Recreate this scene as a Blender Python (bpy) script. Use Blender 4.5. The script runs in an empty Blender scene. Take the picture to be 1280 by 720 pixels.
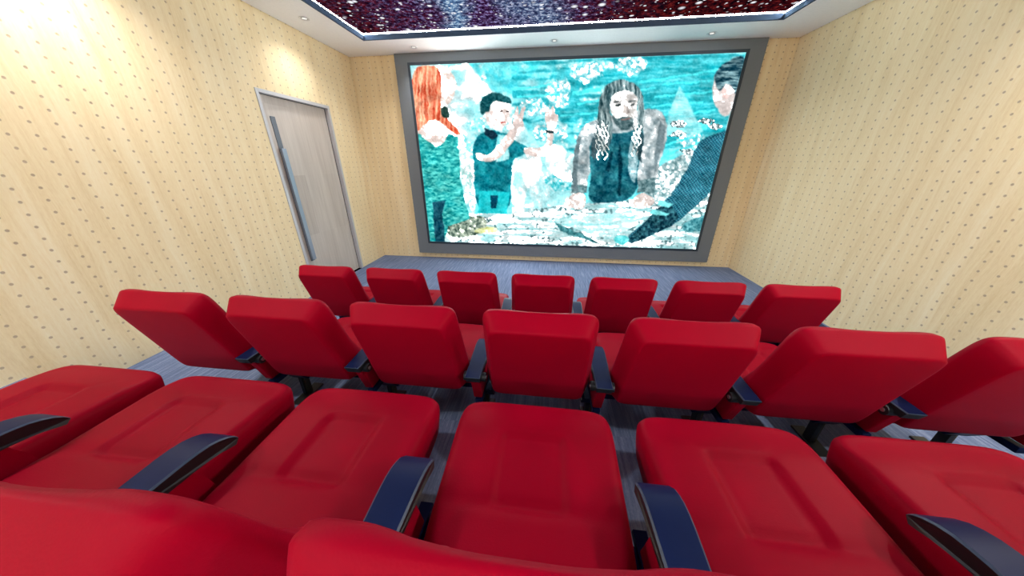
import bpy, bmesh, math, random
import numpy as np
from mathutils import Vector, Matrix

# ------------------------------------------------------------------ camera, world, exposure, lights
SC = bpy.context.scene
COL = SC.collection
CAM_Z = 1.628
pitch, yaw, roll = 0.408171963, -0.119526616, -0.00103481206
fw = Vector((math.sin(yaw)*math.cos(pitch), math.cos(yaw)*math.cos(pitch), -math.sin(pitch)))
rt = Vector((math.cos(yaw), -math.sin(yaw), 0.0))
up = rt.cross(fw)
rt2 = rt*math.cos(roll) + up*math.sin(roll)
up2 = up*math.cos(roll) - rt*math.sin(roll)
cam = bpy.data.cameras.new('camera')
cam.sensor_fit = 'HORIZONTAL'; cam.sensor_width = 36.0
cam.lens = 362.965*36.0/1280.0
cam.clip_start = 0.02; cam.clip_end = 100
co = bpy.data.objects.new('camera', cam); COL.objects.link(co)
m3 = Matrix((rt2, up2, -fw)).transposed()
co.matrix_world = Matrix.Translation((0, 0, CAM_Z)) @ m3.to_4x4()
SC.camera = co

w = bpy.data.worlds.new('world'); SC.world = w; w.use_nodes = True
w.node_tree.nodes['Background'].inputs[0].default_value = (0.80, 0.87, 1.0, 1)
w.node_tree.nodes['Background'].inputs[1].default_value = 0.0
SC.view_settings.view_transform = 'Standard'
SC.view_settings.look = 'None'
SC.view_settings.gamma = 1.0
SC.view_settings.use_curve_mapping = False
SC.view_settings.exposure = 0.35

DOWNLIGHT_W = 152.0
LED_STRENGTH = 140.0
SCREEN_STRENGTH = 0.95
STAR_STRENGTH = 0.85

XL, XR, YF, YR, ZC = -3.057, 3.071, 5.034, -2.8, 3.078   # room shell
OX0, OX1, OY1, OY0 = -2.47, 2.50, 4.462, -2.2             # opening of the raised ceiling
T1, T2 = 0.223, 0.448                                     # heights of the two seating steps
E1, E2 = 2.06, 1.025                                      # their front edges
E3 = None

# ------------------------------------------------------------------ materials
def mat(name):
    m = bpy.data.materials.new(name); m.use_nodes = True
    nt = m.node_tree; b = nt.nodes['Principled BSDF']
    return m, nt, b
def N(nt, t, **kw):
    n = nt.nodes.new(t)
    for k, v in kw.items():
        setattr(n, k, v)
    return n
def L(nt, a, b): nt.links.new(a, b)
def mth(nt, op, a, b=None, c=None):
    n = nt.nodes.new('ShaderNodeMath'); n.operation = op
    for i, v in enumerate((a, b, c)):
        if v is None: continue
        if isinstance(v, (int, float)): n.inputs[i].default_value = v
        else: nt.links.new(v, n.inputs[i])
    return n.outputs[0]
def mix(nt, f, a, b):
    n = nt.nodes.new('ShaderNodeMix'); n.data_type = 'RGBA'
    for k, v in ((0, f), (6, a), (7, b)):
        if isinstance(v, tuple): n.inputs[k].default_value = v
        elif isinstance(v, (int, float)): n.inputs[k].default_value = v
        else: nt.links.new(v, n.inputs[k])
    return n.outputs[2]
def ramp(nt, f, stops):
    n = nt.nodes.new('ShaderNodeValToRGB'); cr = n.color_ramp
    while len(cr.elements) < len(stops): cr.elements.new(0.5)
    for e, (p, c) in zip(cr.elements, stops): e.position = p; e.color = c
    nt.links.new(f, n.inputs[0]); return n.outputs[0]
def noise(nt, vec, scale, detail=3, rough=.55):
    n = nt.nodes.new('ShaderNodeTexNoise'); n.inputs['Scale'].default_value = scale
    n.inputs['Detail'].default_value = detail; n.inputs['Roughness'].default_value = rough
    nt.links.new(vec, n.inputs['Vector']); return n.outputs['Fac']
def vscale(nt, vec, s):
    n = nt.nodes.new('ShaderNodeVectorMath'); n.operation = 'MULTIPLY'
    nt.links.new(vec, n.inputs[0]); n.inputs[1].default_value = s; return n.outputs[0]
def bump(nt, b, h, strength, dist):
    n = nt.nodes.new('ShaderNodeBump'); n.inputs['Strength'].default_value = strength
    n.inputs['Distance'].default_value = dist; nt.links.new(h, n.inputs['Height'])
    nt.links.new(n.outputs[0], b.inputs['Normal'])
def simple(name, col, rough=.5, metal=0.0, spec=.5):
    m, nt, b = mat(name)
    b.inputs['Base Color'].default_value = (*col, 1); b.inputs['Roughness'].default_value = rough
    b.inputs['Metallic'].default_value = metal; b.inputs['Specular IOR Level'].default_value = spec
    tc = N(nt, 'ShaderNodeTexCoord')
    nz = noise(nt, tc.outputs['Object'], 40, 2)
    c = mix(nt, nz, (*[x*.93 for x in col], 1), (*[min(1, x*1.05) for x in col], 1))
    L(nt, c, b.inputs['Base Color'])
    return m

def wall_mat(name, axis):
    m, nt, b = mat(name)
    g = N(nt, 'ShaderNodeNewGeometry'); s = N(nt, 'ShaderNodeSeparateXYZ'); L(nt, g.outputs['Position'], s.inputs[0])
    u = s.outputs[axis]; z = s.outputs[2]
    cb = N(nt, 'ShaderNodeCombineXYZ'); L(nt, u, cb.inputs[0]); L(nt, z, cb.inputs[2]); p = cb.outputs[0]
    # grain: long vertical streaks with a few cathedral swirls
    warp = noise(nt, vscale(nt, p, (1.3, 1, .5)), 1.6, 2)
    u2 = mth(nt, 'ADD', u, mth(nt, 'MULTIPLY', warp, .13))
    cg = N(nt, 'ShaderNodeCombineXYZ'); L(nt, u2, cg.inputs[0]); L(nt, mth(nt, 'MULTIPLY', z, .06), cg.inputs[2])
    g1 = noise(nt, cg.outputs[0], 9, 4, .6)
    g2 = noise(nt, cg.outputs[0], 60, 3, .6)
    g3 = noise(nt, vscale(nt, cg.outputs[0], (1, 1, 3)), 160, 2, .5)
    f = mth(nt, 'ADD', mth(nt, 'MULTIPLY', g1, .5), mth(nt, 'ADD', mth(nt, 'MULTIPLY', g2, .3), mth(nt, 'MULTIPLY', g3, .2)))
    c = ramp(nt, f, [(.36, (.76, .59, .335, 1)), (.5, (.84, .69, .425, 1)), (.64, (.89, .77, .53, 1))])
    # printed perforations
    pu, pz = .1035, .0722
    off = 1.607 if axis == 1 else .03
    fu = mth(nt, 'SUBTRACT', mth(nt, 'FRACT', mth(nt, 'ADD', mth(nt, 'DIVIDE', mth(nt, 'SUBTRACT', u, off), pu), 100.5)), .5)
    fz = mth(nt, 'SUBTRACT', mth(nt, 'FRACT', mth(nt, 'ADD', mth(nt, 'DIVIDE', mth(nt, 'SUBTRACT', z, CAM_Z + .0055), pz), 100.5)), .5)
    du = mth(nt, 'MULTIPLY', fu, pu); dz = mth(nt, 'MULTIPLY', fz, pz)
    d = mth(nt, 'SQRT', mth(nt, 'ADD', mth(nt, 'MULTIPLY', du, du), mth(nt, 'MULTIPLY', dz, dz)))
    mr = N(nt, 'ShaderNodeMapRange'); mr.interpolation_type = 'SMOOTHSTEP'
    mr.inputs[1].default_value = .0100; mr.inputs[2].default_value = .0055; L(nt, d, mr.inputs[0])
    cc = mix(nt, mth(nt, 'MULTIPLY', mr.outputs[0], .78), c, (.40, .295, .215, 1))
    L(nt, cc, b.inputs['Base Color'])
    b.inputs['Roughness'].default_value = .65; b.inputs['Specular IOR Level'].default_value = .15
    bump(nt, b, mth(nt, 'MULTIPLY', mr.outputs[0], -1), .35, .004)
    return m
M = {}
M['wall_x'] = wall_mat('perforated_wood_side', 1)
M['wall_y'] = wall_mat('perforated_wood_front', 0)

def carpet():
    m, nt, b = mat('striped_carpet')
    g = N(nt, 'ShaderNodeNewGeometry'); pos = g.outputs['Position']
    n1 = noise(nt, vscale(nt, pos, (1, .035, 1)), 75, 2, .6)
    n2 = noise(nt, vscale(nt, pos, (1, .35, 1)), 240, 2, .6)
    n3 = noise(nt, pos, 3, 2)
    f = mth(nt, 'ADD', mth(nt, 'MULTIPLY', n1, .62), mth(nt, 'ADD', mth(nt, 'MULTIPLY', n2, .28), mth(nt, 'MULTIPLY', n3, .10)))
    c = ramp(nt, f, [(.32, (.085, .115, .20, 1)), (.5, (.135, .175, .285, 1)), (.68, (.24, .285, .41, 1))])
    L(nt, c, b.inputs['Base Color']); b.inputs['Roughness'].default_value = .95
    b.inputs['Specular IOR Level'].default_value = .1
    bump(nt, b, f, .4, .003)
    return m
M['carpet'] = carpet()

def leather():
    m, nt, b = mat('red_leather')
    tc = N(nt, 'ShaderNodeTexCoord'); o = tc.outputs['Object']
    v = N(nt, 'ShaderNodeTexVoronoi'); v.inputs['Scale'].default_value = 260; L(nt, o, v.inputs['Vector'])
    n1 = noise(nt, o, 90, 3); n2 = noise(nt, o, 5, 2)
    c = mix(nt, n2, (.260, .0000, .0110, 1), (.310, .0002, .0150, 1))
    L(nt, c, b.inputs['Base Color'])
    b.inputs['Roughness'].default_value = .5; b.inputs['Specular IOR Level'].default_value = .05
    b.inputs['Sheen Weight'].default_value = .015; b.inputs['Sheen Roughness'].default_value = .4
    b.inputs['Sheen Tint'].default_value = (.9, .5, .75, 1)
    h = mth(nt, 'ADD', mth(nt, 'MULTIPLY', v.outputs['Distance'], .7), mth(nt, 'MULTIPLY', n1, .5))
    bump(nt, b, h, .16, .0015)
    return m
M['leather'] = leather()
M['navy'] = simple('navy_lacquer', (.005, .012, .055), .42, 0, .09)
M['black'] = simple('black_plastic', (.008, .010, .012), .42)
M['khaki'] = simple('leg_lit_side', (.045, .042, .012), .5)  # lit side of the black leg, light put into the colour
M['steel'] = simple('bolt_steel', (.55, .58, .62), .3, .9)
M['white'] = simple('white_ceiling_paint', (.96, .965, .98), .8, 0, .2)
M['slate'] = simple('slate_trim', (.055, .085, .135), .9, 0, .1)
M['lip'] = simple('white_lip', (.86, .86, .90), .5)
M['frame_grey'] = simple('grey_screen_frame', (.165, .19, .215), .55, 0, .4)
M['bezel'] = simple('dark_bezel', (.018, .035, .055), .4)
M['alu'] = simple('pale_door_frame', (.50, .50, .52), .45, .15)
M['dark_metal'] = simple('dark_handle_plate', (.10, .12, .15), .4, .2)
M['pull'] = simple('brushed_pull', (.26, .31, .38), .35, .4)
M['lamp_ring'] = simple('lamp_ring', (.80, .80, .82), .4)
M['lamp_cup'] = simple('lamp_cup_grey', (.30, .31, .33), .4, .5)

def door_mat():
    m, nt, b = mat('grey_oak_door')
    g = N(nt, 'ShaderNodeNewGeometry'); s = N(nt, 'ShaderNodeSeparateXYZ'); L(nt, g.outputs['Position'], s.inputs[0])
    pos = g.outputs['Position']
    n1 = noise(nt, vscale(nt, pos, (1, 1, .05)), 45, 3); n2 = noise(nt, vscale(nt, pos, (1, 1, .10)), 9, 2)
    # veneer sheets of slightly different tone
    cy = mth(nt, 'FLOOR', mth(nt, 'MULTIPLY', s.outputs[1], 3.3)); cz = mth(nt, 'FLOOR', mth(nt, 'MULTIPLY', s.outputs[2], 1.35))
    cb = N(nt, 'ShaderNodeCombineXYZ'); L(nt, cy, cb.inputs[0]); L(nt, cz, cb.inputs[1])
    wn = N(nt, 'ShaderNodeTexWhiteNoise'); L(nt, cb.outputs[0], wn.inputs['Vector'])
    f = mth(nt, 'ADD', mth(nt, 'MULTIPLY', n1, .4), mth(nt, 'ADD', mth(nt, 'MULTIPLY', n2, .35), mth(nt, 'MULTIPLY', wn.outputs['Value'], .25)))
    c = ramp(nt, f, [(.3, (.42, .36, .31, 1)), (.7, (.60, .54, .48, 1))])
    L(nt, c, b.inputs['Base Color']); b.inputs['Roughness'].default_value = .45
    return m
M['door'] = door_mat()

def emis(name, col, st):
    m = bpy.data.materials.new(name); m.use_nodes = True; nt = m.node_tree
    nt.nodes.remove(nt.nodes['Principled BSDF'])
    e = N(nt, 'ShaderNodeEmission'); e.inputs[0].default_value = (*col, 1); e.inputs[1].default_value = st
    L(nt, e.outputs[0], nt.nodes['Material Output'].inputs[0]); return m, nt, e
M['led'], _, _ = emis('led_strip', (.84, .92, 1), LED_STRENGTH)
M['lens'], _, _ = emis('lamp_lens', (1, .97, .92), .8)

def star_mat():
    m, nt, e = emis('backlit_star_print', (0, 0, 0), STAR_STRENGTH)
    g = N(nt, 'ShaderNodeNewGeometry'); pos = g.outputs['Position']
    s = N(nt, 'ShaderNodeSeparateXYZ'); L(nt, pos, s.inputs[0])
    cb = N(nt, 'ShaderNodeCombineXYZ'); L(nt, s.outputs[0], cb.inputs[0]); L(nt, s.outputs[1], cb.inputs[1])
    p = cb.outputs[0]
    base = noise(nt, p, 14, 5, .75); fine = noise(nt, p, 20, 4, .72)
    red = ramp(nt, base, [(.42, (.003, .001, .003, 1)), (.52, (.04, .003, .005, 1)), (.62, (.14, .012, .012, 1))])
    pur = ramp(nt, fine, [(.42, (.008, .002, .02, 1)), (.52, (.06, .02, .09, 1)), (.62, (.30, .26, .58, 1))])
    # milky band running down the room near x = -1.1, a second fainter one near x = -.3
    def band(x0, wdt):
        wob = mth(nt, 'MULTIPLY', mth(nt, 'SUBTRACT', noise(nt, p, 1.3, 3), .5), 1.3)
        d = mth(nt, 'ABSOLUTE', mth(nt, 'ADD', mth(nt, 'SUBTRACT', s.outputs[0], x0), wob))
        r = N(nt, 'ShaderNodeMapRange'); r.interpolation_type = 'SMOOTHSTEP'
        r.inputs[1].default_value = wdt; r.inputs[2].default_value = 0; L(nt, d, r.inputs[0]); return r.outputs[0]
    wide = band(-.75, 2.0); c1 = band(-1.15, .34); c2 = band(-.30, .45)
    c = mix(nt, mth(nt, 'MULTIPLY', wide, .85), red, pur)
    glow = ramp(nt, fine, [(.42, (.02, .05, .14, 1)), (.52, (.13, .30, .55, 1)), (.60, (.75, .95, 1.0, 1))])
    cl = mth(nt, 'MULTIPLY', mth(nt, 'ADD', c1, mth(nt, 'MULTIPLY', c2, .55)), .8)
    c = mix(nt, cl, c, glow)
    for sc, thr, seed in ((7, .34, 3.1), (11, .36, 7.7), (19, .36, 1.3)):
        v = N(nt, 'ShaderNodeTexVoronoi'); v.inputs['Scale'].default_value = sc
        a = N(nt, 'ShaderNodeVectorMath'); a.operation = 'ADD'; L(nt, p, a.inputs[0]); a.inputs[1].default_value = (seed, seed*2, 0)
        L(nt, a.outputs[0], v.inputs['Vector'])
        cs = N(nt, 'ShaderNodeSeparateColor'); L(nt, v.outputs['Color'], cs.inputs[0])
        rad = mth(nt, 'MULTIPLY', mth(nt, 'POWER', cs.outputs[0], 2.3), thr)
        r = N(nt, 'ShaderNodeMapRange'); L(nt, v.outputs['Distance'], r.inputs[0]); L(nt, rad, r.inputs[1])
        L(nt, mth(nt, 'MULTIPLY', rad, .4), r.inputs[2])
        c = mix(nt, r.outputs[0], c, (.92, .93, 1.0, 1))
    L(nt, c, e.inputs[0]); return m
M['stars'] = star_mat()

# ------------------------------------------------------------------ mesh helpers
def link(name, me, m, parent=None, smooth=False):
    if not isinstance(m, (list, tuple)): m = [m]
    for q in m: me.materials.append(q)
    if smooth:
        for p in me.polygons: p.use_smooth = True
    o = bpy.data.objects.new(name, me); COL.objects.link(o)
    if parent: o.parent = parent
    return o
def build(name, bm, m, parent=None, smooth=False):
    bmesh.ops.recalc_face_normals(bm, faces=bm.faces)
    me = bpy.data.meshes.new(name); bm.to_mesh(me); bm.free()
    return link(name, me, m, parent, smooth)
def box(bm, x0, x1, y0, y1, z0, z1, bev=0, mi=0, seg=2):
    vs = [bm.verts.new((x, y, z)) for x in (x0, x1) for y in (y0, y1) for z in (z0, z1)]
    fs = [bm.faces.new([vs[i] for i in f]) for f in ((0,1,3,2),(4,6,7,5),(0,4,5,1),(2,3,7,6),(0,2,6,4),(1,5,7,3))]
    for f in fs: f.material_index = mi
    if bev:
        es = list({e for f in fs for e in f.edges})
        bmesh.ops.bevel(bm, geom=es, offset=bev, segments=seg, affect='EDGES', profile=.5, material=-1)
    return fs
def prism_x(bm, prof, x0, x1, mi=0, bev=0):
    """profile in (y,z) extruded along x"""
    a = [bm.verts.new((x0, y, z)) for y, z in prof]; b = [bm.verts.new((x1, y, z)) for y, z in prof]
    fs = [bm.faces.new(a), bm.faces.new(b[::-1])]
    n = len(prof)
    for i in range(n): fs.append(bm.faces.new((a[i], b[i], b[(i+1) % n], a[(i+1) % n])))
    for f in fs: f.material_index = mi
    if bev:
        bmesh.ops.bevel(bm, geom=list({e for f in fs for e in f.edges}), offset=bev, segments=2, affect='EDGES', profile=.5)
    return fs
def cyl(bm, c, axis, r, h, n=20, mi=0, r2=None):
    M4 = Matrix.Translation(c) @ {'x': Matrix.Rotation(math.pi/2, 4, 'Y'), 'y': Matrix.Rotation(math.pi/2, 4, 'X'), 'z': Matrix.Identity(4)}[axis]
    r_ = bmesh.ops.create_cone(bm, cap_ends=True, segments=n, radius1=r, radius2=r if r2 is None else r2, depth=h, matrix=M4)
    for v in r_['verts']:
        for f in v.link_faces: f.material_index = mi
def tag(o, label, cat, group=None, kind=None):
    if label: o['label'] = label
    if cat: o['category'] = cat
    if group: o['group'] = group
    if kind: o['kind'] = kind
    return o
def struct(o, label=None):
    o['kind'] = 'structure'
    if label: o['label'] = label
    return o

# ------------------------------------------------------------------ room shell
TH = .12
DY0, DY1, DZ = 3.216, 4.322, 2.342          # door opening in the left wall
bm = bmesh.new()
box(bm, XL-TH, XL, YR, DY0, 0, ZC)
box(bm, XL-TH, XL, DY1, YF+TH, 0, ZC)
box(bm, XL-TH, XL, DY0, DY1, DZ, ZC)
struct(build('wall_left', bm, M['wall_x']), 'pale wood wall with small perforations, left of the seats, with the door')
bm = bmesh.new(); box(bm, XR, XR+TH, YR, YF+TH, 0, ZC)
struct(build('wall_right', bm, M['wall_x']), 'pale wood wall with small perforations, right of the seats')
bm = bmesh.new(); box(bm, XL, XR, YR-TH, YR, 0, ZC)
struct(build('wall_rear', bm, M['wall_y']), 'perforated wood wall behind the last row')
bm = bmesh.new(); box(bm, XL, XR, YF, YF+TH, 0, ZC)
struct(build('wall_front', bm, M['wall_y']), 'perforated wood wall behind the big screen')
# stepped carpeted floor
bm = bmesh.new()
prof = [(YF, 0), (YF, -.15), (YR, -.15), (YR, T2), (E2, T2), (E2, T1), (E1, T1), (E1, 0)]
prism_x(bm, prof, XL, XR)
struct(build('floor', bm, M['carpet']), 'blue-grey striped carpet floor rising in two low steps under the rows')
# ceiling: white soffit ring around the raised field
bm = bmesh.new()
ZT = ZC + .30
box(bm, XL-TH, OX0, YR, YF+TH, ZC, ZT); box(bm, OX1, XR+TH, YR, YF+TH, ZC, ZT)
box(bm, OX0, OX1, OY1, YF+TH, ZC, ZT); box(bm, OX0, OX1, YR, OY0, ZC, ZT)
box(bm, OX0, OX1, OY0, OY1, ZT-.05, ZT)
struct(build('ceiling', bm, M['white']), 'white dropped ceiling border around the star panel')
ZS1, ZS2 = ZC + .048, ZC + .068
def ring(bm, z0, z1, t):
    box(bm, OX0, OX0+t, OY0, OY1, z0, z1); box(bm, OX1-t, OX1, OY0, OY1, z0, z1)
    box(bm, OX0+t, OX1-t, OY1-t, OY1, z0, z1); box(bm, OX0+t, OX1-t, OY0, OY0+t, z0, z1)
bm = bmesh.new(); ring(bm, ZC-.004, ZS1, .02)
struct(build('trim_1', bm, M['slate']), 'slate blue edge trim of the ceiling opening')
bm = bmesh.new(); ring(bm, ZS1, ZS1+.008, .014)
struct(build('trim_2', bm, M['lip']), 'thin white lip above the slate trim')
sl = bpy.data.objects.new('light_strip', None); COL.objects.link(sl); sl.location = (0, 0, 0)
tag(sl, 'thin glowing white light strip around the star ceiling', 'light strip')
for a in ((OX0, OX0+.01, OY0, OY1), (OX1-.01, OX1, OY0, OY1), (OX0+.01, OX1-.01, OY1-.01, OY1), (OX0+.01, OX1-.01, OY0, OY0+.01)):
    bm = bmesh.new(); box(bm, *a, ZS1+.0085, ZS2-.0005); build('strip_section', bm, M['led'], sl)
bm = bmesh.new(); box(bm, OX0, OX1, OY0, OY1, ZS2, ZS2+.02)
tag(build('star_ceiling_panel', bm, M['stars']), 'backlit ceiling panel printed with a dark red and blue starry sky', 'ceiling panel')

# ------------------------------------------------------------------ door in the left wall
XD = XL - .045
bm = bmesh.new(); box(bm, XD-.045, XD, DY0+.042, DY1-.042, .006, DZ-.042)
door = struct(build('door_1', bm, M['door']), 'closed grey-brown wooden door in the left wall')
bm = bmesh.new()
box(bm, XL-.10, XL+.008, DY0, DY0+.036, 0, DZ, .002); box(bm, XL-.10, XL+.008, DY1-.036, DY1, 0, DZ, .002)
box(bm, XL-.10, XL+.008, DY0+.036, DY1-.036, DZ-.036, DZ, .002)
build('door_frame', bm, M['alu'], door)
bm = bmesh.new()
box(bm, XL-.098, XD-.01, DY0+.036, DY0+.042, 0, DZ-.036); box(bm, XL-.098, XD+.002, DY1-.042, DY1-.036, 0, DZ-.036)
box(bm, XL-.098, XD+.002, DY0+.042, DY1-.042, DZ-.042, DZ-.036)
build('door_gasket', bm, M['black'], door)
bm = bmesh.new(); box(bm, XD, XD+.006, 3.357, 3.420, .42, CAM_Z+.475, .001)
dp = build('handle_plate', bm, M['dark_metal'], door)
bm = bmesh.new(); box(bm, XD+.006, XD+.040, 3.354, 3.416, .44, CAM_Z+.15, .004)
build('pull_bar', bm, M['pull'], dp)
bm = bmesh.new(); box(bm, XL-TH-.02, XL-TH, DY0-.1, DY1+.1, 0, DZ+.1)
build('door_backing', bm, M['black'], door)

# ------------------------------------------------------------------ screen
ZB = CAM_Z
SX0, SX1, SZ0, SZ1 = -2.325, 2.680, ZB-1.535, ZC-.001
IX0, IX1, IZ0, IZ1 = -2.134, 2.490, ZB-1.352, ZB+1.338   # hole edge
YS = 4.975
scr = bpy.data.objects.new('cinema_screen', None); COL.objects.link(scr); scr.location = (0, 0, 0)
tag(scr, 'large wall screen in a wide grey frame, showing people around a table in teal light', 'screen')
bm = bmesh.new()
box(bm, SX0, IX0, YS, YF-.001, SZ0, SZ1); box(bm, IX1, SX1, YS, YF-.001, SZ0, SZ1)
box(bm, IX0, IX1, YS, YF-.001, IZ1, SZ1); box(bm, IX0, IX1, YS, YF-.001, SZ0, IZ0)
build('screen_frame', bm, M['frame_grey'], scr)
bz = .034
bm = bmesh.new()
y0, y1 = YS-.003, YF-.003
box(bm, IX0, IX0+bz, y0, y1, IZ0, IZ1); box(bm, IX1-bz, IX1, y0, y1, IZ0, IZ1)
box(bm, IX0+bz, IX1-bz, y0, y1, IZ1-bz, IZ1); box(bm, IX0+bz, IX1-bz, y0, y1, IZ0, IZ0+bz)
build('bezel', bm, M['bezel'], scr)

def picture():
    """generic film picture: colours per screen point, drawn as shapes in numpy"""
    W, H = 520, 302
    rng = np.random.RandomState(4)
    # picture corners in the sketch's own sheet coordinates (x right, y down)
    TLq, TRq, BRq, BLq = (511.5, 82), (934.7, 65), (870, 312), (536.5, 303)
    src = [(0, 0), (1, 0), (1, 1), (0, 1)]; dst = [TLq, TRq, BRq, BLq]
    A = []; B = []
    for (x, y), (u, v) in zip(src, dst):
        A.append([x, y, 1, 0, 0, 0, -u*x, -u*y]); B.append(u)
        A.append([0, 0, 0, x, y, 1, -v*x, -v*y]); B.append(v)
    h = np.linalg.solve(np.array(A, float), np.array(B, float))
    uu, vv = np.meshgrid(np.linspace(0, 1, W), np.linspace(0, 1, H))
    dn = h[6]*uu + h[7]*vv + 1
    X = (h[0]*uu + h[1]*vv + h[2])/dn; Y = (h[3]*uu + h[4]*vv + h[5])/dn
    def vnoise(sx, sy, seed, oct=3):
        out = np.zeros_like(X); a = 1.0; tot = 0
        r = np.random.RandomState(seed)
        for k in range(oct):
            g = r.rand(96, 128)
            gx = (X-500)/sx*(2**k); gy = (Y-50)/sy*(2**k)
            ix = np.floor(gx).astype(int); iy = np.floor(gy).astype(int)
            fx = gx-ix; fy = gy-iy; fx = fx*fx*(3-2*fx); fy = fy*fy*(3-2*fy)
            q = lambda i, j: g[j % 96, i % 128]
            out += a*((q(ix, iy)*(1-fx)+q(ix+1, iy)*fx)*(1-fy)+(q(ix, iy+1)*(1-fx)+q(ix+1, iy+1)*fx)*fy)
            tot += a; a *= .55
        return out/tot
    def inside(pts):
        ins = np.zeros(X.shape, bool); n = len(pts)
        for i in range(n):
            x1, y1 = pts[i]; x2, y2 = pts[(i+1) % n]
            if y1 == y2: continue
            c = ((Y > min(y1, y2)) & (Y <= max(y1, y2)))
            ins ^= c & (X < (x2-x1)*(Y-y1)/(y2-y1)+x1)
        return ins
    def blur(a, k):
        for _ in range(k):
            a = (np.roll(a, 1, 0)+np.roll(a, -1, 0)+2*a)/4; a = (np.roll(a, 1, 1)+np.roll(a, -1, 1)+2*a)/4
        return a
    def smooth(pts, n=4):
        P = np.array(pts, float)
        for _ in range(2):
            Q = np.roll(P, -1, 0); P = np.stack([.75*P+.25*Q, .25*P+.75*Q], 1).reshape(-1, 2)
        return P.tolist()
    X0_, Y0_ = X, Y
    wx = vnoise(9, 9, 41, 3)-.5; wy = vnoise(9, 9, 42, 3)-.5
    X = X0_+wx*3.5+(vnoise(3, 3, 43, 1)-.5)*.6; Y = Y0_+wy*3.5+(vnoise(3, 3, 44, 1)-.5)*.6
    n8 = vnoise(8, 8, 1); n20 = vnoise(20, 18, 2); n3 = vnoise(3, 3, 3, 2); nv = vnoise(2.2, 16, 5); nh = vnoise(26, 3, 6)
    fine = vnoise(1.6, 1.6, 9, 1)
    col = lambda r, g, b: np.array([r, g, b], float)/255.0
    I = np.zeros((H, W, 3))
    def lay(mask, c0, c1=None, t=None, k=1):
        m = blur(mask.astype(float), k)[..., None]
        c = c0 if c1 is None else c0*(1-t[..., None]) + c1*t[..., None]
        I[:] = I*(1-m) + c*m
    clamp = lambda a: np.clip(a, 0, 1)
    # background water
    t = clamp((n20-.35)*2.2)
    I[:] = col(90, 215, 225)*(1-t[..., None]) + col(190, 245, 250)*t[..., None]
    lay(inside(smooth([(700, 60), (945, 55), (940, 175), (830, 190), (700, 165), (680, 110)])), col(24, 158, 172), col(95, 212, 222), clamp((nh-.25)*1.8), 4)
    # pale blaze at upper left
    lay(inside([(505, 70), (575, 70), (650, 150), (720, 250), (505, 260)]), col(150, 226, 232), col(250, 254, 254), clamp((vnoise(22, 22, 73, 3)-.25)*2.4), 6)
    lay(inside([(575, 68), (690, 68), (640, 118), (605, 100)]), col(120, 228, 232), col(60, 200, 215), clamp((n8-.3)*2), 3)
    # reef lumps
    d0 = vnoise(26, 22, 51, 4); lay((d0 > .55) & (X < 800) & (X > 560) & (Y < 200), col(120, 220, 226), col(215, 250, 250), clamp((n3-.2)*1.6), 2)
    lay((vnoise(60, 5, 52, 3) > .60) & (X > 640) & (Y < 190), col(20, 135, 150), col(50, 180, 190), n8, 2)
    for cx, cy, rx, ry in ((700, 118, 16, 20), (672, 135, 18, 12), (735, 90, 18, 14), (788, 82, 20, 12), (690, 165, 20, 14), (850, 150, 10, 16), (865, 175, 16, 12)):
        d = ((X-cx)/rx)**2+((Y-cy)/ry)**2+(n8-.5)*2.2
        lay(d < 1, col(90, 200, 212), col(240, 253, 253), clamp((n3-.25)*2.0), 1)
    # bright streaks over the water
    for k, (x0, y0, x1, y1, wd) in enumerate(((798, 103, 850, 96, 1.6), (850, 96, 903, 86, 1.2), (716, 117, 752, 112, 2.6), (722, 130, 750, 126, 1.2), (830, 106, 890, 101, 1.0), (820, 122, 892, 114, 1.3), (815, 133, 880, 127, .9), (830, 144, 896, 138, 1.2), (840, 158, 890, 154, 1.0), (700, 145, 750, 141, 1.0), (640, 112, 690, 106, 1.0), (645, 122, 700, 118, 1.0), (800, 112, 822, 110, 1.0), (835, 168, 885, 160, 1.2), (832, 182, 872, 170, 1.2), (832, 194, 880, 178, 1.2))):
        f = (X-x0)/(x1-x0); yc = y0+(y1-y0)*f
        lay((f > 0) & (f < 1) & (abs(Y-yc) < wd), col(80, 238, 245), k=1)
    # glowing dome in the distance
    lay(inside([(838, 140), (846, 118), (851, 107), (857, 118), (868, 140), (880, 165), (832, 170)]), col(190, 245, 248), col(100, 205, 212), clamp(nh*1.2), 2)
    # white mid-ground slope
    lay(inside([(640, 190), (700, 180), (720, 200), (722, 265), (640, 270)]), col(150, 220, 225), col(250, 254, 254), clamp((vnoise(10, 16, 72, 4)-.28)*2.6), 3)
    lay(inside([(678, 226), (690, 218), (708, 228), (722, 226), (718, 238), (696, 240)]), col(60, 190, 200), col(210, 245, 248), clamp((n3-.2)*1.6), 1)
    # table with debris
    lay(inside([(500, 276), (580, 268), (640, 268), (700, 258), (790, 250), (890, 245), (900, 330), (500, 330)]), col(150, 205, 208), col(250, 253, 253), clamp((vnoise(22, 3.5, 71, 4)-.3)*2.6), 2)
    lay(inside([(500, 276), (580, 268), (640, 268), (700, 258), (790, 250), (890, 245), (900, 330), (500, 330)]) & (n3 > .63) & (vnoise(14, 4, 12) > .48), col(70, 105, 110), k=1)
    lay(inside([(700, 280), (722, 268), (770, 268), (790, 262), (800, 280), (760, 300), (735, 292)]), col(140, 215, 218), col(235, 252, 252), clamp((nh-.2)*1.5), 1)
    lay(inside([(693, 277), (700, 281), (730, 295), (752, 306), (738, 303), (700, 290)]), col(20, 60, 68), col(90, 170, 175), n3, 1)
    lay(inside(smooth([(556, 282), (590, 268), (612, 276), (600, 296), (560, 300)])), col(60, 80, 72), col(215, 228, 205), clamp((n3-.2)*1.7), 1)
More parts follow.
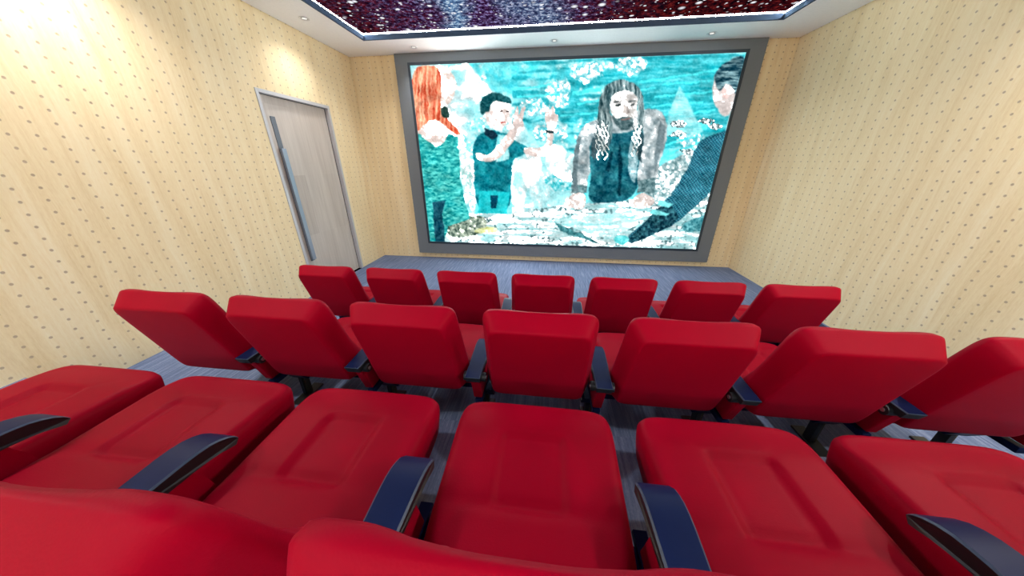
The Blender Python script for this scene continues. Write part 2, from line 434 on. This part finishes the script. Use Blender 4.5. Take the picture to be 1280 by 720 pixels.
    lay(inside(smooth([(590, 288), (620, 284), (622, 292), (595, 294)])), col(205, 215, 120), col(240, 245, 200), n3, 2)
    # right midground clutter
    lay(inside([(815, 215), (850, 195), (880, 185), (890, 250), (800, 262), (806, 240)]), col(110, 150, 155), col(235, 250, 250), clamp((n3-.2)*1.8), 1)
    for cx, cy in ((850, 155), (848, 168), (884, 152), (895, 158), (860, 190)):
        d = ((X-cx)/9)**2+((Y-cy)/4)**2+(n3-.5)*2
        lay(d < 1, col(60, 90, 95), col(240, 250, 250), clamp((fine-.2)*1.6), 0)
    # person 1: red hair, sequined teal dress, seen at the left edge
    lay(inside(smooth([(500, 168), (520, 150), (545, 148), (566, 160), (580, 172), (578, 195), (500, 200)])), col(236, 210, 200), col(254, 240, 234), n8, 1)
    lay(inside(smooth([(546, 84), (562, 86), (568, 98), (570, 110), (566, 124), (560, 132), (548, 134), (544, 110)])), col(240, 214, 202), col(255, 242, 234), n8, 1)
    lay(inside(smooth([(512, 86), (530, 80), (548, 84), (551, 104), (549, 130), (556, 148), (570, 160), (576, 172), (566, 168), (550, 152), (540, 148), (528, 158), (520, 166), (512, 160)])), col(190, 62, 40), col(255, 190, 150), clamp((nv-.25)*2.0), 1)
    lay(inside(smooth([(549, 136), (557, 132), (561, 142), (560, 150), (552, 147)])), col(35, 60, 55), k=1)
    lay(inside([(522, 168), (532, 176), (544, 184), (552, 180), (560, 168), (572, 172), (576, 200), (574, 225), (580, 250), (586, 275), (560, 285), (552, 310), (500, 320), (500, 165)]), col(10, 120, 125), col(95, 215, 205), clamp((vnoise(4, 2, 21, 2)-.2)*1.6), 1)
    lay(inside([(539, 254), (556, 252), (552, 270), (556, 310), (544, 310), (541, 280)]), col(20, 55, 75), col(30, 90, 105), n3, 1)
    lay(inside([(572, 172), (582, 180), (588, 215), (594, 262), (590, 270), (580, 240), (574, 215)]), col(150, 215, 210), col(240, 250, 250), clamp((n3-.1)*1.4), 1)
    # person 2: short dark hair, dark teal polo, both hands raised
    lay(inside(smooth([(590, 176), (602, 166), (616, 162), (634, 168), (650, 180), (664, 186), (652, 196), (640, 200), (638, 245), (636, 266), (596, 268), (592, 230)])), col(8, 82, 98), col(40, 170, 180), clamp((n8-.2)*1.5), 1)
    lay(inside([(598, 240), (636, 240), (634, 268), (598, 268)]), col(20, 165, 175), col(50, 200, 205), n8, 1)
    lay(inside([(612, 245), (622, 245), (620, 262), (614, 262)]), col(12, 60, 80), k=1)
    lay(inside([(622, 168), (634, 170), (636, 200), (620, 204)]), col(110, 215, 220), col(215, 248, 250), clamp((nv-.2)*1.5), 1)
    lay(inside(smooth([(605, 130), (612, 124), (632, 124), (639, 134), (637, 148), (632, 158), (624, 163), (612, 160), (606, 148)])), col(228, 206, 198), col(250, 236, 230), n8, 1)
    lay(inside(smooth([(600, 134), (602, 122), (612, 116), (626, 117), (638, 122), (640, 130), (634, 129), (620, 126), (613, 130), (612, 142), (606, 140), (603, 146)])), col(14, 50, 58), col(30, 95, 100), n3, 1)
    lay(inside([(624, 139), (629, 138), (629, 140), (624, 141)]) | inside([(633, 139), (637, 138), (637, 140), (633, 140)]), col(70, 60, 60), k=0)
    lay(inside([(625, 153), (632, 152), (632, 154), (626, 155)]), col(190, 100, 95), k=0)
    lay(inside([(606, 160), (616, 164), (622, 170), (616, 176), (606, 168)]), col(20, 45, 60), k=1)
    lay(inside(smooth([(592, 190), (606, 194), (616, 192), (632, 170), (642, 158), (650, 160), (640, 178), (626, 198), (612, 204), (596, 202)])), col(222, 198, 190), col(250, 234, 228), n8, 1)
    for pts in ([(640, 160), (642, 146), (646, 132), (649, 134), (648, 146), (655, 132), (658, 134), (652, 150), (656, 158), (648, 164)],
                [(683, 152), (681, 140), (684, 134), (687, 134), (688, 140), (691, 132), (694, 134), (694, 144), (698, 142), (696, 158), (690, 164), (684, 162)]):
        lay(inside(smooth(pts)), col(214, 192, 186), col(248, 232, 226), n8, 0)
    lay(inside(smooth([(655, 184), (676, 186), (684, 178), (684, 160), (692, 160), (692, 178), (686, 194), (672, 196), (654, 194)])), col(205, 186, 180), col(244, 228, 222), n8, 1)
    lay(inside([(682, 163), (693, 164), (693, 168), (682, 167)]), col(40, 60, 66), k=0)
    # person 3: long dark hair, dark vest, leaning on the table with both hands
    lay(inside(smooth([(718, 190), (726, 160), (744, 148), (790, 140), (822, 134), (834, 146), (836, 168), (828, 196), (818, 240), (800, 240), (792, 215), (748, 210), (736, 215), (732, 245), (716, 246)])), col(112, 132, 138), col(226, 232, 232), clamp((n8-.22)*1.7), 1)
    lay(inside(smooth([(740, 175), (756, 168), (790, 165), (804, 150), (806, 182), (796, 215), (798, 238), (784, 252), (742, 256), (734, 246), (740, 218), (736, 196)])), col(12, 62, 78), col(50, 128, 138), clamp((n8-.25)*1.8), 1)
    lay(inside(smooth([(790, 166), (803, 160), (798, 200), (794, 236), (784, 210)])), col(90, 140, 150), col(190, 215, 220), n3, 1)
    lay(inside(smooth([(762, 122), (770, 112), (788, 110), (799, 118), (799, 136), (793, 150), (784, 158), (772, 152), (764, 140)])), col(188, 186, 182), col(236, 230, 226), n8, 1)
    lay(inside(smooth([(748, 152), (749, 126), (756, 108), (772, 99), (790, 101), (802, 110), (806, 130), (806, 160), (800, 172), (799, 150), (799, 124), (792, 114), (772, 113), (764, 124), (764, 146), (768, 162), (762, 186), (750, 192), (744, 178)])), col(36, 62, 68), col(185, 205, 205), clamp((nv-.3)*1.9), 1)
    lay(inside(smooth([(764, 142), (772, 148), (782, 146), (792, 148), (794, 155), (784, 164), (772, 160)])), col(45, 70, 75), col(110, 130, 132), n3, 1)
    lay(inside([(770, 131), (777, 130), (777, 133), (771, 134)]) | inside([(789, 130), (795, 129), (795, 132), (790, 132)]), col(40, 50, 52), k=1)
    lay(inside([(779, 133), (785, 133), (788, 143), (780, 143)]), col(205, 196, 190), k=1)
    for pts in ([(712, 246), (722, 240), (732, 244), (733, 258), (728, 263), (712, 262), (708, 256)], [(790, 250), (800, 242), (814, 244), (822, 254), (806, 262), (792, 258)]):
        lay(inside(smooth(pts)), col(196, 180, 174), col(240, 228, 222), n3, 0)
    lay(inside([(714, 232), (734, 232), (734, 241), (714, 242)]) | inside([(798, 226), (820, 222), (819, 242), (797, 242)]), col(50, 84, 90), col(150, 178, 180), n3, 1)
    # shading on person 3: nose, brow, beard line, arm folds
    for pts, c in (([(768, 127), (778, 126), (778, 128), (768, 129)], (70, 78, 80)), ([(787, 126), (796, 125), (796, 127), (787, 128)], (70, 78, 80)),
                   ([(786, 132), (789, 141), (785, 143), (784, 138)], (150, 142, 138)), ([(778, 149), (788, 148), (788, 150), (778, 151)], (120, 96, 92)),
                   ([(716, 205), (722, 170), (727, 172), (722, 208), (722, 240), (716, 240)], (96, 116, 122)), ([(826, 150), (834, 160), (826, 196), (818, 220), (820, 190)], (110, 128, 134)),
                   ([(800, 165), (806, 170), (802, 205), (798, 200)], (40, 66, 74)), ([(742, 170), (750, 176), (744, 200), (738, 196)], (60, 84, 92))):
        lay(inside(pts), col(*c), k=1)
    lay(inside([(757, 214), (764, 190), (768, 190), (762, 216)]) | inside([(775, 176), (779, 200), (776, 246), (773, 246), (773, 200)]), col(8, 44, 58), k=2)
    for k in range(26):
        xx = 746+k*.9 if k < 16 else 792+(k-16)*.9; y0_ = 150+(k*7) % 12; ln = 26+(k*11) % 18
        lay((abs(X-(xx+2.2*np.sin(Y*.33+k))) < .55) & (Y > y0_) & (Y < y0_+ln), col(214, 222, 218) if k % 2 else col(60, 84, 90), k=0)
    # person 4: slick dark hair from behind, dark scaly sleeve reaching to the table
    lay(inside(smooth([(893, 100), (896, 92), (912, 92), (924, 110), (918, 138), (906, 148), (896, 134), (892, 116)])), col(205, 192, 188), col(240, 228, 224), n8, 1)
    lay(inside(smooth([(893, 98), (900, 84), (914, 74), (936, 66), (930, 118), (922, 122), (918, 108), (908, 104), (904, 114), (898, 110)])), col(20, 52, 66), col(150, 190, 196), clamp((vnoise(10, 2.2, 31, 2)-.35)*2.0), 1)
    lay(inside(smooth([(905, 110), (912, 108), (915, 118), (910, 124), (905, 120)])), col(248, 214, 208), k=1)
    scal = .5+.5*np.sin(X*1.55+Y*.5)*np.sin(Y*1.7)
    lay(inside(smooth([(872, 182), (886, 170), (906, 164), (922, 160), (905, 215), (893, 236), (868, 262), (840, 284), (800, 302), (786, 306), (782, 296), (806, 280), (830, 256), (848, 232), (862, 208)])), col(14, 44, 66), col(80, 175, 190), clamp(scal*.75+(X+Y-1060)/150*.25), 1)
    lay(inside(smooth([(830, 252), (845, 262), (852, 275), (815, 296), (790, 306), (784, 300), (806, 280)])), col(18, 46, 60), col(60, 130, 140), clamp((n3-.3)*1.4), 1)
    lay(inside([(826, 250), (842, 256), (836, 260), (822, 256)]) | inside([(816, 262), (838, 268), (832, 271), (812, 267)]), col(120, 220, 222), k=1)
    lay(inside(smooth([(766, 300), (770, 295), (782, 294), (788, 300), (782, 306), (770, 306)])), col(60, 190, 195), col(140, 225, 225), n3, 1)
    lay(inside(smooth([(852, 280), (874, 272), (884, 268), (880, 290), (856, 292)])), col(20, 80, 92), col(120, 190, 195), n3, 1)
    # grain and over-exposed highlights
    I[:] = I*(1+((vnoise(12, 9, 61, 4)-.5)*.55)[..., None]) + (fine[..., None]-.5)*.10 + ((n3-.5)*.10)[..., None]
    I[:] = np.clip(((I-.5)*1.08+.5)*.97, 0, 1)
    I[:] = np.clip(I*1.02, 0, 1)
    return W, H, I
def build_picture():
    W, H, I = picture()
    x = np.linspace(IX0+bz, IX1-bz, W); z = np.linspace(IZ1-bz, IZ0+bz, H)
    gx, gz = np.meshgrid(x, z)
    co_ = np.stack([gx, np.full_like(gx, YS+.012), gz], -1).reshape(-1, 3)
    me = bpy.data.meshes.new('screen_image')
    idx = np.arange(W*H).reshape(H, W)
    q = np.stack([idx[:-1, :-1], idx[1:, :-1], idx[1:, 1:], idx[:-1, 1:]], -1).reshape(-1)
    nf = (W-1)*(H-1)
    me.vertices.add(W*H); me.vertices.foreach_set('co', co_.astype(np.float32).ravel())
    me.loops.add(nf*4); me.loops.foreach_set('vertex_index', q.astype(np.int32))
    me.polygons.add(nf); me.polygons.foreach_set('loop_start', (np.arange(nf)*4).astype(np.int32))
    me.update(calc_edges=True)
    a = me.color_attributes.new('picture', 'FLOAT_COLOR', 'POINT')
    I = np.clip(I, 0, 1)**.90
    lin = np.where(I <= .04045, I/12.92, ((I+.055)/1.055)**2.4)
    lin = lin*(1+14.0*np.clip((lin.min(-1, keepdims=True)-.66)/.3, 0, 1))
    rgba = np.concatenate([lin, np.ones(lin.shape[:2]+(1,))], -1).reshape(-1)
    a.data.foreach_set('color', rgba.astype(np.float32))
    m, nt, e = emis('lit_picture', (1, 1, 1), SCREEN_STRENGTH)
    at = N(nt, 'ShaderNodeAttribute'); at.attribute_name = 'picture'; L(nt, at.outputs['Color'], e.inputs[0])
    link('screen_image', me, m, scr)
build_picture()
bm = bmesh.new(); box(bm, IX0+bz-.004, IX1-bz+.004, YS+.02, YF-.004, IZ0+bz-.004, IZ1-bz+.004)
build('screen_body', bm, M['black'], scr)

# ------------------------------------------------------------------ chair
def frame_pt(o, v, n, x, a, b):
    return (x, o[0]+v[0]*a+n[0]*b, o[1]+v[1]*a+n[1]*b)
def pillow(name, parent, o, v, n, length, hw, thick, top, rings, NU=46, NV=50, pw=(7, 7), m=None, roll=.03, bell=None):
    """upholstered block. o: (y,z) of the outline's start on the face plane, v: run direction, n: outward face normal (y,z).
    hw(t): half width along the run, top(x,a): relief of the face, rings: [(inset, depth)] of the flank below the rim"""
    S = np.linspace(-1, 1, NU+1); T = np.linspace(-1, 1, NV+1)
    # denser near the rim
    dens = lambda q: np.sign(q)*(1-(1-np.abs(q))**1.2)
    S = dens(S); T = dens(T)
    bm = bmesh.new(); V = {}
    def plan(s, t):
        r = max(abs(s), abs(t)); 
        if r < 1e-6: return 0., 0., 0.
        nn = (abs(s)**pw[0]+abs(t)**pw[0])**(1/pw[0]); k = r/nn
        return s*k, t*k, r
    def place(s, t, ins, b):
        ps, pt, r = plan(s, t)
        a = (pt*.5+.5)*length; h = hw(min(1, max(0, pt*.5+.5)))
        x = ps*h
        # inset towards the middle
        if ins:
            cx = x; ca = a-length/2
            x -= ins*ps; a = length/2 + ca - ins*pt
        return x, a
    for i, s in enumerate(S):
        for j, t in enumerate(T):
            ps, pt, r = plan(s, t)
            x, a = place(s, t, 0, 0)
            h = hw(pt*.5+.5)
            d = min((1-r)*h, (1-r)*length/2) if r < 1 else 0
            d = (1-r)*min(h, length/2)*1.0
            q = max(0, 1-d/roll)
            b = -roll*(1-math.sqrt(max(0, 1-q*q)))
            b += top(x, a)*min(1, d/roll)
            V[i, j] = bm.verts.new(frame_pt(o, v, n, x, a, b))
    for i in range(NU):
        for j in range(NV):
            bm.faces.new((V[i, j], V[i+1, j], V[i+1, j+1], V[i, j+1]))
    loop = [(i, 0) for i in range(NU)]+[(NU, j) for j in range(NV)]+[(i, NV) for i in range(NU, 0, -1)]+[(0, j) for j in range(NV, 0, -1)]
    prev = [V[k] for k in loop]
    for ins, dep in rings:
        cur = []
        for i, j in loop:
            x, a = place(S[i], T[j], ins, 0)
            dd = dep(a/length) if callable(dep) else dep
            cur.append(bm.verts.new(frame_pt(o, v, n, x, a, -dd)))
        for k in range(len(loop)):
            k2 = (k+1) % len(loop)
            bm.faces.new((prev[k], prev[k2], cur[k2], cur[k]))
        prev = cur
    bm.faces.new(prev)
    ob = build(name, bm, m or M['leather'], parent, True)
    return ob
def sstep(a, b, x):
    t = min(1, max(0, (x-a)/(b-a))); return t*t*(3-2*t)

def make_chair():
    root = bpy.data.objects.new('cinema_chair', None); COL.objects.link(root)
    root.empty_display_size = .2
    # seat: run goes from back (y=.13) to front (y=.70)
    y0, y1 = .185, .705; Ls = y1-y0
    def rel(x, a):
        y = y0+a
        tx = 1-sstep(.074, .092, abs(x)); ty = sstep(.340, .362, y)*(1-sstep(.545, .565, y))
        rec = -.012*tx*ty
        # soft creases running out of the panel corners, and the fold behind it
        fold = -.006*math.exp(-((y-.345)/.018)**2)*math.exp(-(x/.17)**2)
        for cx, cy, sx, sy in ((.085, .56, 1, 1), (-.085, .56, -1, 1)):
            u = ((x-cx)*sx+(y-cy)*sy)/1.414; w_ = ((x-cx)*sx-(y-cy)*sy)/1.414
            if u > -.01: fold += -.0022*math.exp(-(w_/.010)**2)*math.exp(-max(u, 0)/.04)
        edge = -.0085*math.exp(-((abs(x)-.086)/.008)**2)*ty - .0085*tx*math.exp(-((y-.558)/.008)**2) - .007*tx*math.exp(-((y-.352)/.010)**2)
        dome = .008*(1-(x/.25)**2)
        front = -.016*sstep(.56, .705, y)
        rear = .020*sstep(.36, .16, y) if False else .018*(1-sstep(.16, .37, y))
        return rec+fold*1.3+edge+dome+front+rear
    pillow('seat', root, (y0, .386), (1, 0), (0, 1), Ls, lambda t: .242+.021*t, .15, rel,
           [(.0, .045), (.003, lambda t: .075), (.008, lambda t: .080+.085*sstep(0, .28, t)-.075*max(0, t-.28)), (.018, lambda t: .090+.088*sstep(0, .28, t)-.078*max(0, t-.28)), (.05, lambda t: .094+.088*sstep(0, .28, t)-.08*max(0, t-.28))], roll=.030, pw=(8, 8))
    bm = bmesh.new()
    prism_x(bm, [(.33, .195), (.33, .215), (.60, .275), (.62, .26), (.60, .245)], -.20, .20)
    build('seat_pan', bm, M['black'], root)
    # backrest
    ang = math.radians(17.7)
    v = (-math.sin(ang), math.cos(ang)); n = (math.cos(ang), math.sin(ang))
    rb = (.107, .341)                                # rear face, lower edge
    th = .118
    o = (rb[0]+n[0]*th-v[0]*.045, rb[1]+n[1]*th-v[1]*.045)
    Lb = .467+.045+.033
    def relb(x, a):
        c = .044*sstep(.03, .165, abs(x))             # side bolsters
        lum = .035*math.exp(-((a-.12)/.12)**2)
        head = .0
        pan = -.006*(1-sstep(.085, .11, abs(x)))*sstep(.12, .16, a)*(1-sstep(.34, .38, a))
        return c+lum+head+pan-.056
    pillow('backrest', root, o, v, n, Lb, lambda t: .255-.013*t, th, relb,
           [(.0, .036), (.004, .046), (.031, .106), (.034, .113), (.039, .117), (.047, .118), (.075, .118)], roll=.030, pw=(13, 13))
    bm = bmesh.new()
    P = lambda a, b: (rb[0]+v[0]*a+n[0]*b, rb[1]+v[1]*a+n[1]*b)
    prism_x(bm, [P(-.016, .012), P(.004, .004), P(.004, .06), P(-.016, .07)], -.175, .175, bev=.003)
    build('back_bottom_rail', bm, M['black'], root)
    # armrest on the chair's right-hand side (towards +x), shared with the next seat
    AX = .300
    prof_top = [(.028, .4915), (.12, .493), (.22, .4945), (.29, .4945), (.32, .4925), (.345, .488), (.367, .480), (.386, .469), (.402, .454), (.412, .438)]
    prof_bot = [(.398, .424), (.380, .430), (.360, .438), (.335, .444), (.30, .448), (.20, .453), (.10, .455), (.040, .455)]
    def halfw(y): return .0365+.0085*sstep(.03, .35, y)
    bm = bmesh.new()
    def strip(prof, k=0, cr=0):
        rows = []
        for i, (y, z) in enumerate(prof):
            h = halfw(y)
            if y > .395: h -= .010*sstep(.395, .416, y)
            rows.append([bm.verts.new((AX-h+k, y, z-cr)), bm.verts.new((AX+h-k, y, z-cr))])
        return rows
    # top faces (navy) with a thin rim coloured paler as its highlight, then the black body
    A = strip(prof_top, .0045); A2 = strip(prof_top, .0045); B = strip(prof_top, .0, .004); C_ = strip(prof_bot[::-1], .004)
    def face(vs, mi):
        f = bm.faces.new(vs); f.material_index = mi; return f
    nT = len(A)
    for i in range(nT-1):
        face((A[i][0], A[i][1], A[i+1][1], A[i+1][0]), 0)
        face((A2[i][0], A2[i+1][0], B[i+1][0], B[i][0]), 2); face((A2[i][1], B[i][1], B[i+1][1], A2[i+1][1]), 2)
    face((A2[0][0], B[0][0], B[0][1], A2[0][1]), 2); face((A2[-1][0], A2[-1][1], B[-1][1], B[-1][0]), 1)
    for side in (0, 1):
        loopv = [b[side] for b in B]+[c[side] for c in C_[::-1]]
        face(loopv, 1)
    for i in range(len(C_)-1): face((C_[i][0], C_[i+1][0], C_[i+1][1], C_[i][1]), 1)
    face((B[0][0], C_[0][0], C_[0][1], B[0][1]), 1); face((B[-1][0], B[-1][1], C_[-1][1], C_[-1][0]), 1)
    arm = build('armrest', bm, [M['navy'], M['black'], M['rim']], root)
    for p in arm.data.polygons:
        if p.material_index == 0: p.use_smooth = True
    # upholstered side panel under the armrest
    bm = bmesh.new()
    prism_x(bm, [(.062, .458), (.296, .458), (.318, .40), (.340, .290), (.115, .290)], AX-.021, AX+.021, bev=.004)
    build('side_panel', bm, M['leather'], root)
    # hinge between back and arm
    bm = bmesh.new()
    cyl(bm, (AX, .085, .452), 'x', .022, .106, 24); cyl(bm, (AX, .085, .452), 'x', .009, .112, 12, 1)
    build('hinge', bm, [M['black'], M['steel']], root, False)
    # steel understructure: long beam, bracket along the arm, post and foot
    bm = bmesh.new(); box(bm, -.247, .249, .335, .385, .145, .200, .003)
    build('beam', bm, M['navy'], root)
    bm = bmesh.new()
    prism_x(bm, [(.12, .272), (.12, .24), (.36, .24), (.405, .245), (.40, .266)], AX-.018, AX+.018, bev=.002)
    prism_x(bm, [(.215, .248), (.37, .248), (.37, .142), (.295, .142)], AX-.050, AX+.050, bev=.003)
    br = build('bracket', bm, M['navy'], root)
    for yy in (.27, .305, .34):
        bm = bmesh.new(); cyl(bm, (AX-.052, yy, .195), 'x', .006, .006, 8); build('bolt', bm, M['steel'], br)
    bm = bmesh.new(); box(bm, AX-.022, AX+.002, .29, .335, .012, .145, .002); box(bm, AX+.003, AX+.015, .295, .33, .012, .145, 0, 1)  # second box paints the light on the post's side
    build('leg', bm, [M['black'], M['khaki']], root)
    bm = bmesh.new(); box(bm, AX-.035, AX+.035, .20, .40, .0, .012, .003)
    build('foot_plate', bm, M['black'], root)
    return root
M['rim'] = simple('armrest_rim_highlight', (.05, .075, .12), .4, 0, .3)  # edge highlight put into a paler colour than the pad

def copy_tree(o, parent=None):
    c = o.copy(); COL.objects.link(c)
    if parent: c.parent = parent
    for ch in o.children: copy_tree(ch, c)
    return c

X0, P = -.012, .600
ORD = ['leftmost', 'second from the left', 'third from the left', 'middle', 'third from the right', 'second from the right', 'rightmost']
ROWS = [('front row', 2.035, 0.0, 'by the screen', 'backrest seen from behind'),
        ('middle row', 1.010, T1, 'between the other two rows', 'backrest seen from behind'),
        ('nearest row', .100, T2, 'at the bottom of the view', 'tufted seat seen from above')]
proto = make_chair(); first = True
for rn, ry, rz, where, look in ROWS:
    for i in range(7):
        c = proto if first else copy_tree(proto)
        first = False
        c.location = (X0+(i-3)*P, ry, rz)
        wall = {0: ' near the left wall', 6: ' near the right wall'}.get(i, '')
        tag(c, 'red leather cinema chair, %s of the %s%s' % (ORD[i], rn, wall), 'chair', 'cinema chairs in the ' + rn)

# ------------------------------------------------------------------ downlights
def make_downlight():
    root = bpy.data.objects.new('downlight', None); COL.objects.link(root)
    bm = bmesh.new()
    n = 28
    prof = [(.036, .0), (.050, -.005), (.056, -.004), (.058, .001)]
    rows = [[bm.verts.new((r*math.cos(2*math.pi*k/n), r*math.sin(2*math.pi*k/n), z)) for k in range(n)] for r, z in prof]
    for a, b in zip(rows, rows[1:]):
        for k in range(n): bm.faces.new((a[k], a[(k+1) % n], b[(k+1) % n], b[k]))
    build('ring', bm, M['lamp_ring'], root, True)
    bm = bmesh.new()
    prof = [(.036, .0), (.036, -.003), (.026, -.0015)]
    rows = [[bm.verts.new((r*math.cos(2*math.pi*k/n), r*math.sin(2*math.pi*k/n), z)) for k in range(n)] for r, z in prof]
    for a, b in zip(rows, rows[1:]):
        for k in range(n): bm.faces.new((a[k], a[(k+1) % n], b[(k+1) % n], b[k]))
    build('cup', bm, M['lamp_cup'], root, True)
    bm = bmesh.new(); cyl(bm, (0, 0, -.001), 'z', .026, .002, 24); build('lens', bm, M['lens'], root)
    return root
spots = [(-1.926, 4.765, 'above the left part of the screen'), (-.015, 4.765, 'above the middle of the screen'), (1.90, 4.765, 'above the right part of the screen'),
         (-2.742, 3.792, 'in the left border near the door'), (-2.742, 1.85, 'in the left border over the front row'), (-2.742, -.10, 'in the left border over the nearest row'), (-2.742, -2.0, 'in the left border at the back'),
         (2.785, 1.85, 'in the right border over the front row'), (2.785, -.10, 'in the right border over the nearest row'), (2.785, -2.0, 'in the right border at the back'),
         (-1.6, -2.5, 'in the rear border, left'), (0, -2.5, 'in the rear border, middle'), (1.6, -2.5, 'in the rear border, right')]
dl = make_downlight()
def lamp(power):
    lt = bpy.data.lights.new('downlight_lamp', 'SPOT'); lt.energy = power; lt.spot_size = math.radians(150); lt.spot_blend = 1.0
    lt.shadow_soft_size = .05; lt.color = (1, .965, .945); return lt
lamps = {p: lamp(p*DOWNLIGHT_W) for p in (.30, .24, .62, .95)}
for i, (x, y, wh) in enumerate(spots):
    c = dl if i == 0 else copy_tree(dl)
    c.location = (x, y, ZC)
    tag(c, 'small round white recessed ceiling spotlight ' + wh, 'ceiling light', 'recessed spotlights')
    lt = lamps[.30 if y > 4 else .24 if y > 3 else .62 if x < -2 and y > -1 else .95]
    lo = bpy.data.objects.new('spotlight_lamp', lt); COL.objects.link(lo); lo.location = (x, y, ZC-.02)
    lo.rotation_euler = Vector((-x*.08, (-.25 if y > 4 else 0) + (.2 if y < -2.3 else 0), -1)).to_track_quat('-Z', 'Y').to_euler()
